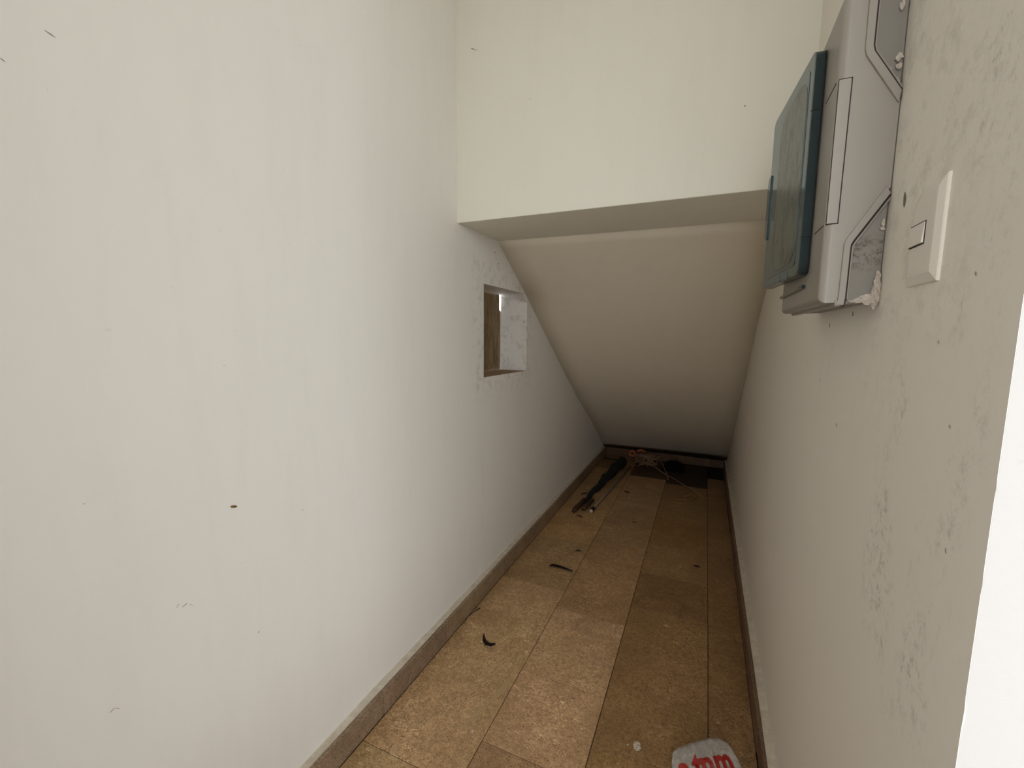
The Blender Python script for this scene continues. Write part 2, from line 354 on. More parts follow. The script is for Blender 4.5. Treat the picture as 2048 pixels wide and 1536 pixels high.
bm = bmesh.new(); prism(bm, [(LY, LZ), (SY+0.02, LZ), (SY+0.15, LZ+0.06), (SY+0.15, ZT), (LY, ZT)], 0, XL-0.01, XR+0.01)
bmesh.ops.bisect_plane(bm, geom=bm.verts[:]+bm.edges[:]+bm.faces[:], plane_co=(-0.3, 0, 0), plane_no=(1, 0, 0))
bevel(bm, 0.003, 2, lambda e: all(abs(v_.co.y-LY) < 1e-5 and abs(v_.co.z-LZ) < 1e-5 for v_ in e.verts))
tag(mk('wall_back', bm, m_lintel), kind='structure')
# sloped underside of the stair
bm = bmesh.new(); NX = 8; grid = []
def cr(P, t):
    i = min(int(t), len(P)-2); s = t-i; p = [P[max(i-1, 0)], P[i], P[i+1], P[min(i+2, len(P)-1)]]
    return tuple(0.5*((2*p[1][k]) + (-p[0][k]+p[2][k])*s + (2*p[0][k]-5*p[1][k]+4*p[2][k]-p[3][k])*s*s + (-p[0][k]+3*p[1][k]-3*p[2][k]+p[3][k])*s**3) for k in (0, 1))
NS = 25
for i in range(NS+1):
    t = i/NS*(len(SL)-1); a = cr(SL, min(t, len(SL)-1.0001)); b = cr(SR, min(t, len(SR)-1.0001)); row = []
    for j in range(NX+1):
        s = j/NX; y = a[0]+(b[0]-a[0])*s; z = a[1]+(b[1]-a[1])*s
        row.append((XL-0.005+(XR-XL+0.01)*s, y, z))
    grid.append(row)
lo = [[bm.verts.new(p) for p in r] for r in grid]
hi = [[bm.verts.new((p[0], p[1]+0.08, p[2]+0.13)) for p in r] for r in grid]
for i in range(NS):
    for j in range(NX):
        bm.faces.new((lo[i][j], lo[i][j+1], lo[i+1][j+1], lo[i+1][j])); bm.faces.new((hi[i][j], hi[i+1][j], hi[i+1][j+1], hi[i][j+1]))
for i in range(NS):
    for j in (0, NX): bm.faces.new((lo[i][j], lo[i+1][j], hi[i+1][j], hi[i][j]))
for j in range(NX):
    for i in (0, NS): bm.faces.new((lo[i][j], hi[i][j], hi[i][j+1], lo[i][j+1]))
tag(mk('ceiling_slope', bm, m_slope, smooth=True), kind='structure')
bm = bmesh.new(); box(bm, XL-0.15, 2.6, -1.2, LY+0.1, ZT, ZT+0.12)
tag(mk('ceiling', bm, m_lintel), kind='structure')
# unseen walls added behind the camera; their opening shapes the incoming light
bm = bmesh.new()
box(bm, XL-0.15, OX0, YR-0.15, YR, -0.02, ZT); box(bm, OX1, 2.6, YR-0.15, YR, -0.02, ZT); box(bm, OX0, OX1, YR-0.15, YR, OZ1, ZT)
if OZ0 > 0: box(bm, OX0, OX1, YR-0.15, YR, -0.02, OZ0)
tag(mk('wall_added_rear', bm, m_added_wall), kind='structure')
bm = bmesh.new(); box(bm, 2.6, 2.75, YR-0.15, YF+0.15, -0.02, ZT+0.12)
tag(mk('wall_added_side', bm, m_added_wall), kind='structure')
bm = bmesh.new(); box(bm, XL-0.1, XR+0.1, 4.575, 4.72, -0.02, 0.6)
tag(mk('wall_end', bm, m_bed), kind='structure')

# skirtings: plaster ledge on top, stone pieces in front
def skirting(name, x0, x1, xf, joints, top):
    bm = bmesh.new(); n = 120; y0, y1 = joints[0], joints[-1]; rows = []
    for i in range(n+1):
        y = y0+(y1-y0)*i/n; w = 0.003*noise.noise((y*7, x0*9, 2)) + 0.002*noise.noise((y*25, x0, 4)); s = 1 if x1 > x0 else -1
        rows.append([bm.verts.new(p) for p in ((x0-s*0.002, y, 0.0), (x1, y, 0.0), (x1, y, top-0.0015+0.3*w*0.5), (x0+s*max(0.002, 0.004+w), y, top+0.002+w), (x0-s*0.002, y, top+0.006+w))])
    for i in range(n):
        for j in range(5): bm.faces.new((rows[i][j], rows[i][(j+1) % 5], rows[i+1][(j+1) % 5], rows[i+1][j]))
    bm.faces.new(rows[0]); bm.faces.new(rows[-1][::-1])
    base = tag(mk(name, bm, m_ledge), kind='structure')
    for a, b in zip(joints[:-1], joints[1:]):
        bm = bmesh.new(); dz = random.uniform(-0.0015, 0.0015); dx = random.uniform(-0.0012, 0.0012)
        box(bm, min(x1, xf)+(dx if xf < x1 else 0), max(x1, xf)+(dx if xf > x1 else 0), a+0.001, b-0.001, -0.001, top+dz)
        bevel(bm, 0.0015, 1); o = mk('skirting_piece', bm, m_skirt, base)
        q = random.uniform(0.9, 1.1); o.color = (q, q*random.uniform(0.95, 1.0), q*random.uniform(0.9, 1.0), 1)
    return base
skirting('baseboard_left', XL, -0.930, -0.917, [-1.2, -0.6, 0.0, 0.55, 1.03, 1.42, 1.98, 2.52, 2.98, 3.50, 4.02, 4.555], 0.086)
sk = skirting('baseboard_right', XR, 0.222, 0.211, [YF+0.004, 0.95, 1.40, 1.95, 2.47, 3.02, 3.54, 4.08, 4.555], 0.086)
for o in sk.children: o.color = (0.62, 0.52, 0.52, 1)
bm = bmesh.new(); box(bm, XL, XR, 4.562, 4.574, 0, 0.07); sk = tag(mk('baseboard_back', bm, m_ledge), kind='structure')
for a, b, h in ((-0.915, -0.62, 0.082), (-0.618, -0.262, 0.080), (-0.26, 0.075, 0.078), (0.077, 0.208, 0.075)):
    bm = bmesh.new(); box(bm, a, b, 4.548, 4.5615, -0.001, h); bevel(bm, 0.0015, 1)
    mk('skirting_piece', bm, m_skirt, sk).color = (0.55, 0.42, 0.34, 1)
bm = bmesh.new(); box(bm, -12, 12, -14, -1.2, -0.12, -0.03); box(bm, 0.4, 2.75, -1.2, YF+0.15, -0.12, -0.023); box(bm, -0.917, 0.4, -1.2, YF-0.02, -0.12, -0.0225)
tag(mk('ground', bm, m_ground), kind='structure')

# pale mortar smeared over a joint of the left tiles, and a long hairline crack
bm = bmesh.new(); path = [(-0.653, 1.095), (-0.649, 1.131), (-0.639, 1.161), (-0.629, 1.2), (-0.61, 1.248), (-0.6, 1.293), (-0.593, 1.346)]
L_, R_ = [], []
for i, (x, y) in enumerate(path):
    w = (0.003, 0.006, 0.010, 0.004, 0.006, 0.012, 0.004)[i]; L_.append((x-w, y+w*0.3)); R_.append((x+w, y-w*0.3))
prism(bm, L_+R_[::-1], 2, -0.001, 0.0009)
mk('mortar_smear', bm, m_smear, floor)

# small chips, scratches and specks on the walls (thin dabs lying on the plaster)
def dab(parent, mat, plane, c, length, width, ang, name='scuff_mark'):
    """plane 'x-' = on a wall facing +x etc."""
    bm = bmesh.new(); n = 9; pts = []
    for i in range(n):
        q = 2*math.pi*i/n; a = math.cos(q)*length/2*random.uniform(0.8, 1.1); b = math.sin(q)*width/2*random.uniform(0.7, 1.2)
        pts.append((a*math.cos(ang)-b*math.sin(ang), a*math.sin(ang)+b*math.cos(ang)))
    ax, pos, sg = plane
    prism(bm, [(p[0]+c[0], p[1]+c[1]) for p in pts], ax, pos-sg*0.0005, pos+sg*0.0006)
    return mk(name, bm, mat, parent)
LW = (0, XL, 1); RW = (0, XR, -1); BW = (1, LY, -1)
wall_back = bpy.data.objects['wall_back']
for c, l, w, a in [((0.3695, 1.7274), 0.012, 0.0025, -0.3), ((0.3141, 1.6606), 0.006, 0.002, -0.6), ((0.4882, 0.7119), 0.012, 0.0015, 0.3), ((0.50, 0.705), 0.010, 0.0012, -0.8),
                   ((0.475, 0.718), 0.008, 0.001, 0.9), ((0.3582, 0.5852), 0.010, 0.0012, 0.4), ((0.366, 0.582), 0.008, 0.001, -0.7), ((0.64, 0.55), 0.006, 0.002, 0.9), ((0.7794, 0.8053), 0.004, 0.0015, 0.3),
                   ((0.60, 1.20), 0.003, 0.0012, 0.8), ((0.35, 0.98), 0.004, 0.001, 0.2), ((2.0, 0.98), 0.012, 0.002, 1.2), ((2.2, 1.02), 0.014, 0.003, 1.4), ((1.62, 1.53), 0.006, 0.002, 0.4)]:
    dab(wall_left, m_faint, LW, c, l, w, a)
for c, l, w, a in [((-0.8793, 2.3556), 0.022, 0.003, -0.5), ((-0.8650, 2.349), 0.010, 0.0015, 0.8), ((0.0663, 1.9708), 0.006, 0.003, 0.4), ((-0.64, 2.13), 0.004, 0.002, 0.2)]:
    dab(wall_back, m_mark, BW, c, l, w, a)
for c, l, w, a in [((0.8096, 1.4684), 0.022, 0.009, 1.4), ((1.036, 1.1009), 0.008, 0.003, 1.0), ((1.2035, 1.1752), 0.006, 0.003, 0.4), ((0.60, 1.34), 0.006, 0.003, 0.9), ((0.90, 1.33), 0.006, 0.004, 0.9),
                   ((0.612, 1.18), 0.005, 0.003, 0.9), ((0.588, 1.05), 0.006, 0.003, 1.2), ((0.66, 1.27), 0.004, 0.002, 1.2)]:
    dab(wall_right, m_mark if l > 0.02 else m_faint, RW, c, l, w, a)

for c, l, w, a in [((1.917, 1.661), 0.01, 0.004, 0.8), ((1.956, 1.615), 0.01, 0.004, 1.1), ((2.291, 1.34), 0.01, 0.004, 1.4), ((2.381, 1.3719999999999999), 0.01, 0.004, 1.7), ((2.728, 1.19), 0.01, 0.004, 2.0), ((2.859, 1.102), 0.01, 0.004, 2.3), ((3.272, 0.827), 0.01, 0.004, 2.5999999999999996), ((3.439, 0.737), 0.01, 0.004, 2.9000000000000004), ((4.13, 0.433), 0.01, 0.004, 3.2)]:
    dab(wall_left, m_mark, LW, c, l, w, a)
# ------------------------------------------------------------------ distribution board on the right wall
yn, xf = 0.867, 0.164; Z0, Z1, Y1 = 1.330, 1.800, 1.262
bp = tag(empty('breaker_panel', (XR, 1.06, 1.56)), 'bulky grey plastic electrical breaker box with tinted clear door on right wall', 'breaker box')
bm = bmesh.new()
prism(bm, [(xf, Z0), (0.190, Z0), (0.1915, 1.4275), (0.2435, 1.503), (0.2435, 1.627), (0.1945, 1.7085), (0.193, Z1), (xf, Z1)], 1, yn, Y1)
bevel(bm, 0.011, 9, lambda e: (all(abs(v_.co.x-xf) < 1e-5 for v_ in e.verts)))
bevel(bm, 0.0035, 2, lambda e: e.calc_length() > 0.02 and e.calc_face_angle(0) > 0.6 and max(v_.co.x for v_ in e.verts) < 0.2)
housing = mk('housing', bm, m_pvc, bp)
# raised rim that runs down, bends to the wall and back
def band(name, pa, pb, y0, y1, mat, parent, bev=0.001):
    bm = bmesh.new(); n = len(pa); rows = []
    for (a, b) in zip(pa, pb): rows.append([bm.verts.new(p) for p in ((a[0], y0, a[1]), (b[0], y0, b[1]), (b[0], y1, b[1]), (a[0], y1, a[1]))])
    for i in range(n-1):
        for j in range(4): bm.faces.new((rows[i][j], rows[i][(j+1) % 4], rows[i+1][(j+1) % 4], rows[i+1][j]))
    bm.faces.new(rows[0]); bm.faces.new(rows[-1][::-1])
    if bev: bevel(bm, bev, 2, lambda e: all(abs(v_.co.y-y0) < 1e-5 for v_ in e.verts))
    return mk(name, bm, mat, parent)
rimA_lo = [(0.187, 1.327), (0.1900, 1.336), (0.1912, 1.423), (0.1945, 1.432), (0.2375, 1.5045)]
rimB_lo = [(0.198, 1.326), (0.1993, 1.337), (0.2000, 1.420), (0.2035, 1.4275), (0.2437, 1.494)]
band('rim', rimA_lo, rimB_lo, yn-0.004, yn+0.02, m_pvc, bp)
band('seam', [(a+0.000, b-0.0008) for a, b in rimB_lo], [(a+0.0022, b-0.0014) for a, b in rimB_lo], yn-0.0008, yn+0.02, m_gap, bp, 0)
rimA_up = [(0.2415, 1.6235), (0.1965, 1.699), (0.1942, 1.709), (0.1935, 1.80)]
rimB_up = [(0.2437, 1.6405), (0.2062, 1.703), (0.2043, 1.711), (0.2045, 1.80)]
band('rim', rimA_up, rimB_up, yn-0.004, yn+0.02, m_pvc, bp)
band('seam', rimB_up, [(a+0.0022, b+0.0012) for a, b in rimB_up], yn-0.0008, yn+0.02, m_gap, bp, 0)
# bottom rim along the underside
bm = bmesh.new(); prism(bm, [(0.186, 1.3245), (0.199, 1.326), (0.199, 1.336), (0.186, 1.334)], 1, yn-0.003, Y1-0.004); bevel(bm, 0.001, 1)
mk('rim', bm, m_pvc, bp)
# back box set into the wall, seen beside the rim
bm = bmesh.new(); prism(bm, [(0.190, 1.328), (0.2435, 1.331), (0.2435, 1.80), (0.190, 1.80)], 1, yn+0.006, Y1-0.01)
mk('back_box', bm, m_pvc2, bp)
for pa, pb in ((rimB_lo[1:], None), (rimB_up, None)):
    s = -1 if pa is not rimB_up else 1
    q0 = [(a+0.0024, b+s*0.0015) for a, b in pa]; q1 = [(a+0.0048, b+s*0.0028) for a, b in pa]
    band('lip', q0, q1, yn+0.001, yn+0.02, m_pvc, bp, 0.0006)
# removable side flap with the dark gap around it
bm = bmesh.new(); prism(bm, [(0.1655, 1.4545), (0.1815, 1.4545), (0.1830, 1.6730), (0.1655, 1.6730)], 1, yn-0.0004, yn+0.004)
mk('flap_gap', bm, m_gap, bp)
bm = bmesh.new(); prism(bm, [(0.1655, 1.4558), (0.1800, 1.4558), (0.1815, 1.6718), (0.1655, 1.6718)], 1, yn-0.0010, yn+0.004)
bevel(bm, 0.0004, 1); mk('side_flap', bm, m_pvc, bp)
bm = bmesh.new(); box(bm, xf-0.0006, xf+0.004, yn+0.010, yn+0.075, 1.4545, 1.4560)
mk('flap_gap', bm, m_gap, bp)
bm = bmesh.new(); box(bm, xf-0.0006, xf+0.004, yn+0.010, yn+0.075, 1.6716, 1.6730)
mk('flap_gap', bm, m_gap, bp)
# lower lip under the door
bm = bmesh.new(); box(bm, xf-0.006, xf+0.002, 0.985, Y1-0.004, 1.3655, 1.3720); bevel(bm, 0.0015, 2); mk('lower_lip', bm, m_tealrim, bp)

# door: tray of tinted plastic, slightly open, hinged at the near side
D0 = Vector((0.1555, 0.962, 0)); D1 = Vector((0.1275, 1.250, 0)); du = (D1-D0); DW = du.length; du.normalize(); dn = Vector((du.y, -du.x, 0))*1.0
if dn.x > 0: dn = -dn                                   # outward (towards the corridor)
DZ0, DZ1 = 1.389, 1.775
def dpt(a, z, o): return D0 + du*a + dn*o + Vector((0, 0, z))
def rrect(a0, a1, z0, z1, r, n=5):
    pts = []
    for cx, cz, q0 in ((a1-r, z1-r, 0), (a0+r, z1-r, 90), (a0+r, z0+r, 180), (a1-r, z0+r, 270)):
        for i in range(n+1):
            q = math.radians(q0+90*i/n); pts.append((cx+r*math.cos(q), cz+r*math.sin(q)))
    return pts
def slab(bm, pts, o0, o1):
    A = [bm.verts.new(dpt(a, z, o0)) for a, z in pts]; B = [bm.verts.new(dpt(a, z, o1)) for a, z in pts]; n = len(pts)
    bm.faces.new(A); bm.faces.new(B[::-1])
    for i in range(n): bm.faces.new((A[i], A[(i+1) % n], B[(i+1) % n], B[i]))
def ring(bm, P, Q, o0, o1):
    n = len(P); V = [[bm.verts.new(dpt(a, z, o)) for a, z in L] for L, o in ((P, o0), (P, o1), (Q, o1), (Q, o0))]
    for k in range(4):
        A, B = V[k], V[(k+1) % 4]
        for i in range(n): bm.faces.new((A[i], A[(i+1) % n], B[(i+1) % n], B[i]))
P0 = rrect(0, DW, DZ0, DZ1, 0.016); P1 = rrect(0.0035, DW-0.0035, DZ0+0.0035, DZ1-0.0035, 0.013); P2 = rrect(0.026, DW-0.030, DZ0+0.020, DZ1-0.020, 0.010); P3 = rrect(0.030, DW-0.078, DZ0+0.028, DZ1-0.026, 0.045)
bm = bmesh.new(); ring(bm, P0, P1, -0.006, 0.0085); door = mk('door', bm, m_tealrim, bp)
bm = bmesh.new(); slab(bm, P1, 0.0065, 0.0088); mk('door_front', bm, m_teal, door)
bm = bmesh.new(); slab(bm, P2, 0.0089, 0.0096); tag(mk('window_pane', bm, m_teal, door), 'lighter clear border of the door window')
bm = bmesh.new(); slab(bm, P3, 0.0097, 0.0101); tag(mk('dust_film', bm, m_pane, door), 'grey dusty smudged middle of the door')
bm = bmesh.new(); ring(bm, rrect(0.0, DW, DZ0, DZ1, 0.016), rrect(0.004, DW-0.004, DZ0+0.004, DZ1-0.004, 0.013), -0.0085, -0.0065); mk('seal', bm, m_gap, door)
bm = bmesh.new(); prof = [(DW-0.012, 1.505), (DW+0.004, 1.512), (DW+0.006, 1.635), (DW-0.004, 1.650), (DW-0.022, 1.652), (DW-0.022, 1.508)]
slab(bm, prof, -0.002, 0.0125); bevel(bm, 0.0015, 2); mk('latch', bm, m_teal, door)
for z in (1.385, 1.4):
    pass
for a in (0.07, 0.13):
    bm = bmesh.new(); slab(bm, [(a, DZ0-0.001), (a+0.012, DZ0-0.001), (a+0.012, DZ0+0.017), (a, DZ0+0.017)], 0.009, 0.0098); mk('clip', bm, m_teal, door)
for z in (1.455, 1.672):
    bm = bmesh.new(); slab(bm, [(-0.0006, z), (0.005, z), (0.005, z+0.002), (-0.0006, z+0.002)], -0.006, 0.0089); mk('hinge_line', bm, m_gap, door)
# lumps of broken plaster around the set-in edge
def lump(c, r, sx=1, sy=1, sz=1):
    bm = bmesh.new(); bmesh.ops.create_icosphere(bm, subdivisions=4, radius=r)
    for v_ in bm.verts:
        n_ = 1+0.6*noise.noise(v_.co*210+Vector(c)*50)+0.45*noise.noise(v_.co*520)
        v_.co = Vector((v_.co.x*sx*n_, v_.co.y*sy*n_, v_.co.z*sz*n_)) + Vector(c)
    return mk('plaster_residue', bm, m_chunk, bp)
for c, r, sx, sy, sz in [((0.238, 0.870, 1.3385), 0.011, .55, .5, 1.2), ((0.228, 0.871, 1.3345), 0.009, 1.3, .4, .7), ((0.218, 0.871, 1.3325), 0.006, 1.5, .4, .5),
                         ((0.240, 0.869, 1.3565), 0.009, .5, .5, 1.3), ((0.2405, 0.870, 1.372), 0.005, .5, .5, 1.2), ((0.240, 0.870, 1.452), 0.003, .7, .5, 1.8), ((0.2395, 0.870, 1.443), 0.0022, 1.4, .5, 1.0),
                         ((0.2385, 0.870, 1.690), 0.0045, .9, .5, 1.2), ((0.2395, 0.870, 1.677), 0.0045, .8, .5, 1.0), ((0.229, 0.870, 1.676), 0.0016, 1, .5, 1.0),
                         ((0.236, 0.871, 1.762), 0.004, .7, .5, 1.6), ((0.227, 0.871, 1.776), 0.0022, 1, .5, 1.0), ((0.2385, 0.870, 1.655), 0.004, .7, .5, 1.5), ((0.222, 0.872, 1.785), 0.002, 1, .5, 1)]:
    lump(c, r, sx, sy, sz)
# little dark drips under the box
dab(wall_right, m_gap, RW, (1.0, 1.318), 0.009, 0.003, 1.45)
dab(wall_right, m_mark, RW, (1.16, 1.300), 0.012, 0.002, 1.3)

# ------------------------------------------------------------------ light switch
sw = tag(empty('light_switch', (XR, 0.72, 1.403)), 'white one-gang light switch plate with curved corner on right wall', 'switch')
a0, a1, b0, b1 = 0.677, 0.765, 1.342, 1.4645
out = [(a1, b0), (a0, b0), (a0, b1)]
arc = [(0.735, 1.4635), (0.748, 1.459), (0.7575, 1.452), (0.7625, 1.443), (0.765, 1.430)]
out = [(a0, b0), (a1-0.004, b0), (a1-0.001, b0+0.001), (a1, b0+0.004)] + arc[::-1] + [(a0, b1)]
bm = bmesh.new(); n = len(out); cx, cz = (a0+a1)/2, (b0+b1)/2
def inset(L, d): return [(cx+(p[0]-cx)*(1-d/0.044), cz+(p[1]-cz)*(1-d/0.061)) for p in L]
loops = [(out, XR+0.001), (out, XR-0.0024), (inset(out, 0.0010), XR-0.0034), (inset(out, 0.012), XR-0.0066), (inset(out, 0.016), XR-0.0068)]
V = [[bm.verts.new((x, a, b)) for a, b in L] for L, x in loops]
for k in range(len(V)-1):
    for i in range(n): bm.faces.new((V[k][i], V[k][(i+1) % n], V[k+1][(i+1) % n], V[k+1][i]))
bm.faces.new(V[0]); bm.faces.new(V[-1][::-1])
mk('plate', bm, m_switch, sw)
bm = bmesh.new(); box(bm, XR-0.0075, XR-0.0065, 0.7105, 0.7530, 1.3905, 1.4190); mk('rocker_gap', bm, m_gap, sw)
bm = bmesh.new(); hexa(bm, [(XR-0.0068, 0.7118, 1.3922), (XR-0.0068, 0.7530, 1.3922), (XR-0.0098, 0.7530, 1.3922), (XR-0.0098, 0.7118, 1.3922),
                            (XR-0.0068, 0.7112, 1.4180), (XR-0.0068, 0.7530, 1.4180), (XR-0.0078, 0.7530, 1.4180), (XR-0.0078, 0.7118, 1.4180)])
bevel(bm, 0.0006, 2); mk('rocker', bm, m_switch, sw)

# ------------------------------------------------------------------ things at the far end of the floor
um = tag(empty('folded_umbrella', (-0.72, 3.4, 0.0)), 'long folded black umbrella with brown wooden tip lying along the tunnel floor', 'umbrella')
A = Vector((-0.800, 2.895, 0.021)); B = Vector((-0.676, 4.28, 0.05)); d = B-A
bm = bmesh.new(); pts = []; rad = []
for i in range(25):
    t = i/24; pts.append(A + d*(0.13+0.80*t)); rad.append(0.013+0.034*min(1, t*1.15)+0.002*math.sin(i*2.1))
pts = [p+Vector((0.006*math.sin(i*0.9), 0, rad[i]-p.z+0.001)) for i, p in enumerate(pts)]
tube(bm, pts, rad, 14)
for v_ in bm.verts: v_.co += Vector((1, 0, 0))*0.005*noise.noise(v_.co*35); v_.co.z = max(0.002, v_.co.z+0.005*noise.noise(v_.co*28+Vector((5, 5, 5))))
mk('canopy', bm, m_cloth, um, True)
bm = bmesh.new(); tube(bm, [A+Vector((0, 0, 0)), A+d*0.02, A+d*0.06, A+d*0.16], [0.013, 0.018, 0.0185, 0.017], 12); mk('handle', bm, m_wood, um, True)
bm = bmesh.new(); tube(bm, [A+d*0.24+Vector((-0.02, 0, 0.012)), A+d*0.245+Vector((-0.045, 0, 0.004)), A+d*0.235+Vector((-0.06, -0.02, 0.002))], [0.005, 0.005, 0.003], 6); mk('strap', bm, m_cloth, um)
A2 = Vector((-0.747, 2.965, 0.017)); st2 = tag(empty('wooden_stick', A2), 'short dark brown stick beside the black umbrella near its tip', 'stick')
bm = bmesh.new(); tube(bm, [A2, A2+Vector((0.008, 0.06, 0)), A2+Vector((0.022, 0.20, 0))], [0.014, 0.0155, 0.013], 10); mk('shaft', bm, m_wood, st2, True)
rd = tag(empty('metal_rod', (-0.688, 2.967, 0)), 'thin grey metal rod with white end cap lying right of the umbrella', 'rod')
A = Vector((-0.690, 2.955, 0.014)); B = Vector((-0.604, 4.16, 0.014)); d = B-A
bm = bmesh.new(); tube(bm, [A+d*0.04, A+d*0.5, B], 0.0095, 12); mk('shaft', bm, m_metal, rd, True)
bm = bmesh.new(); tube(bm, [A+d*0.008, A+d*0.055], 0.0135, 12); tag(mk('collar', bm, m_blk, rd, True), 'black collar behind the white cap')
bm = bmesh.new(); tube(bm, [A-d*0.002, A+d*0.001, A+d*0.009], [0.008, 0.0125, 0.0128], 12); tag(mk('end_cap', bm, m_capw, rd, True), 'small white end cap')

bm = bmesh.new(); tube(bm, [(-0.893, 4.372, 0.012), (-0.78, 4.352, 0.013), (-0.74, 4.344, 0.012)], [0.008, 0.010, 0.009], 8)
green = tag(mk('green_stick', bm, m_green, None, True), 'short green stick lying across the far left floor corner', 'stick')
# low crumpled mound coloured near-black
bm = bmesh.new(); nx, ny = 26, 14; G = []
for i in range(nx+1):
    r = []
    for j in range(ny+1):
        a, b = i/nx, j/ny; e = (math.sin(math.pi*a)**0.5)*(math.sin(math.pi*b)**0.5)
        x = -0.325+0.20*a+0.03*noise.noise((a*4, b*3, 1)); y = 4.20+0.30*b+0.03*noise.noise((a*5, b*4, 7))
        r.append(bm.verts.new((x, y, 0.004+e*(0.050+0.035*noise.noise((a*9, b*6, 3))+0.012*noise.noise((a*25, b*15, 9))))))
    G.append(r)
for i in range(nx):
    for j in range(ny): bm.faces.new((G[i][j], G[i+1][j], G[i+1][j+1], G[i][j+1]))
bmesh.ops.solidify(bm, geom=bm.faces[:], thickness=0.002)
tag(mk('black_mound', bm, m_cloth, None, True), 'low crumpled black mound on the floor right of the string heap', 'sheet')
# tangled string heap
ht = empty('string_heap', (-0.45, 4.2, 0.0)); tag(ht, 'tangled heap of pale string on the floor at the far end', 'string')
rs = random.Random(5)
bm = bmesh.new(); c0 = Vector((-0.46, 4.22, 0.075))
for s in range(16):
    ph = rs.uniform(0, 6.28); w = rs.uniform(0.6, 1.0); pts = []
    for i in range(26):
        t = ph+i*0.22*w; R_ = 0.10*rs.uniform(0.92, 1.05)*(0.6+0.4*math.sin(s*1.7))
        pts.append(c0+Vector((R_*1.25*math.cos(t), R_*0.9*math.sin(t)*math.cos(s*0.8), 0.052*math.sin(t*1.3+s)+0.01)))
    for p in pts: p.z = max(p.z, 0.012)
    tube(bm, pts, 0.0034, 5)
mk('loose_loops', bm, m_string, ht, True)
for pth in ([(-0.44, 4.12, 0.09), (-0.36, 4.08, 0.06), (-0.28, 4.06, 0.02), (-0.20, 4.0, 0.005), (-0.10, 3.86, 0.004), (0.0, 3.72, 0.004), (0.06, 3.62, 0.004)],
            [(-0.40, 4.3, 0.10), (-0.32, 4.2, 0.08), (-0.27, 4.05, 0.04), (-0.24, 3.95, 0.005)],
            [(-0.10, 3.57, 0.004), (-0.05, 3.66, 0.004), (0.0, 3.60, 0.004), (-0.06, 3.52, 0.004), (-0.14, 3.50, 0.004)]):
    bm = bmesh.new(); tube(bm, pth, 0.0034, 5); mk('strand', bm, m_string, ht, True)
bm = bmesh.new()
pts = [Vector((-0.622+0.030*math.cos(t)*(1-t/40), 4.38+0.012*t/6, 0.085+0.026*math.sin(t))) for t in [i*0.35 for i in range(40)]]
tube(bm, pts, 0.009, 8); kn = tag(mk('rope_coil', bm, m_copper, None, True), 'small orange rope coil left of the string heap', 'rope')
bm = bmesh.new(); tube(bm, [(-0.58, 4.42, 0.105), (-0.55, 4.45, 0.112), (-0.50, 4.46, 0.10)], [0.012, 0.014, 0.010], 8); mk('tail', bm, m_copper, kn, True)

# ------------------------------------------------------------------ dry leaves and crumbs on the tiles
def leaf(name, path, widths, label, cat='leaf', mat=None, curl=0.35, lift=0.0015):
    bm = bmesh.new(); rows = []
    P = [Vector(p) for p in path]
    for i, p in enumerate(P):
        t = (P[min(i+1, len(P)-1)]-P[max(i-1, 0)]).normalized(); s = Vector((-t.y, t.x, 0)).normalized(); w = widths[i]
        rows.append([bm.verts.new(p+s*w*k+Vector((0, 0, lift+abs(k)*w*curl))) for k in (-1, -0.5, 0, 0.5, 1)])
    for i in range(len(rows)-1):
        for j in range(4): bm.faces.new((rows[i][j], rows[i][j+1], rows[i+1][j+1], rows[i+1][j]))
    bmesh.ops.solidify(bm, geom=bm.faces[:], thickness=0.0012)
    return tag(mk(name, bm, mat or m_leaf, None, True), label, cat)
leaf('seed_pod', [(-0.722, 2.150, .002), (-0.706, 2.158, .003), (-0.680, 2.158, .004), (-0.650, 2.156, .004), (-0.622, 2.154, .003), (-0.600, 2.152, .002), (-0.588, 2.153, .002)], [.006, .0125, .0125, .011, .008, .005, .002],
     'long dark brown seed pod on the floor near the left skirting', 'seed pod')
leaf('dry_leaf', [(-0.792, 1.510, .010), (-0.784, 1.492, .006), (-0.771, 1.474, .002), (-0.752, 1.462, .002), (-0.734, 1.462, .004), (-0.718, 1.468, .010)], [.001, .004, .008, .010, .009, .007],
     'dark curled dry leaf nearest the camera on the left tiles', 'leaf', curl=0.6)
leaf('dry_leaf', [(0.002, 2.496, .002), (0.012, 2.494, .002), (0.024, 2.492, .002), (0.036, 2.492, .002)], [.003, .006, .006, .003], 'tiny dark leaf scrap on the right-hand tiles', 'leaf')
leaf('dry_leaf', [(0.176, 2.645, .002), (0.186, 2.643, .002), (0.196, 2.645, .002)], [.002, .004, .002], 'tiniest dark leaf scrap close to the right skirting', 'leaf')
leaf('dry_leaf', [(-0.640, 2.372, .002), (-0.622, 2.380, .006), (-0.606, 2.376, .002)], [.003, .007, .003], 'small dark leaf crumb behind the long seed pod', 'leaf')
leaf('dry_leaf', [(-0.770, 2.862, .002), (-0.745, 2.866, .002), (-0.722, 2.858, .002)], [.003, .006, .003], 'small flat dark leaf in front of the umbrella tip', 'leaf')
leaf('dry_leaf', [(-0.395, 2.93, .002), (-0.375, 2.93, .002), (-0.36, 2.925, .002)], [.003, .006, .003], 'small dark leaf on the middle tiles right of the rod', 'leaf')
leaf('dry_leaf', [(-0.545, 3.50, .002), (-0.52, 3.49, .002), (-0.50, 3.48, .002)], [.004, .009, .004], 'dark leaf fragment beside the far part of the metal rod', 'leaf')
bm = bmesh.new(); tube(bm, [(-0.905, 1.535, .004), (-0.908, 1.570, .012), (-0.900, 1.615, .012), (-0.893, 1.660, .004)], [.0008, .0012, .0016, .0026], 6)
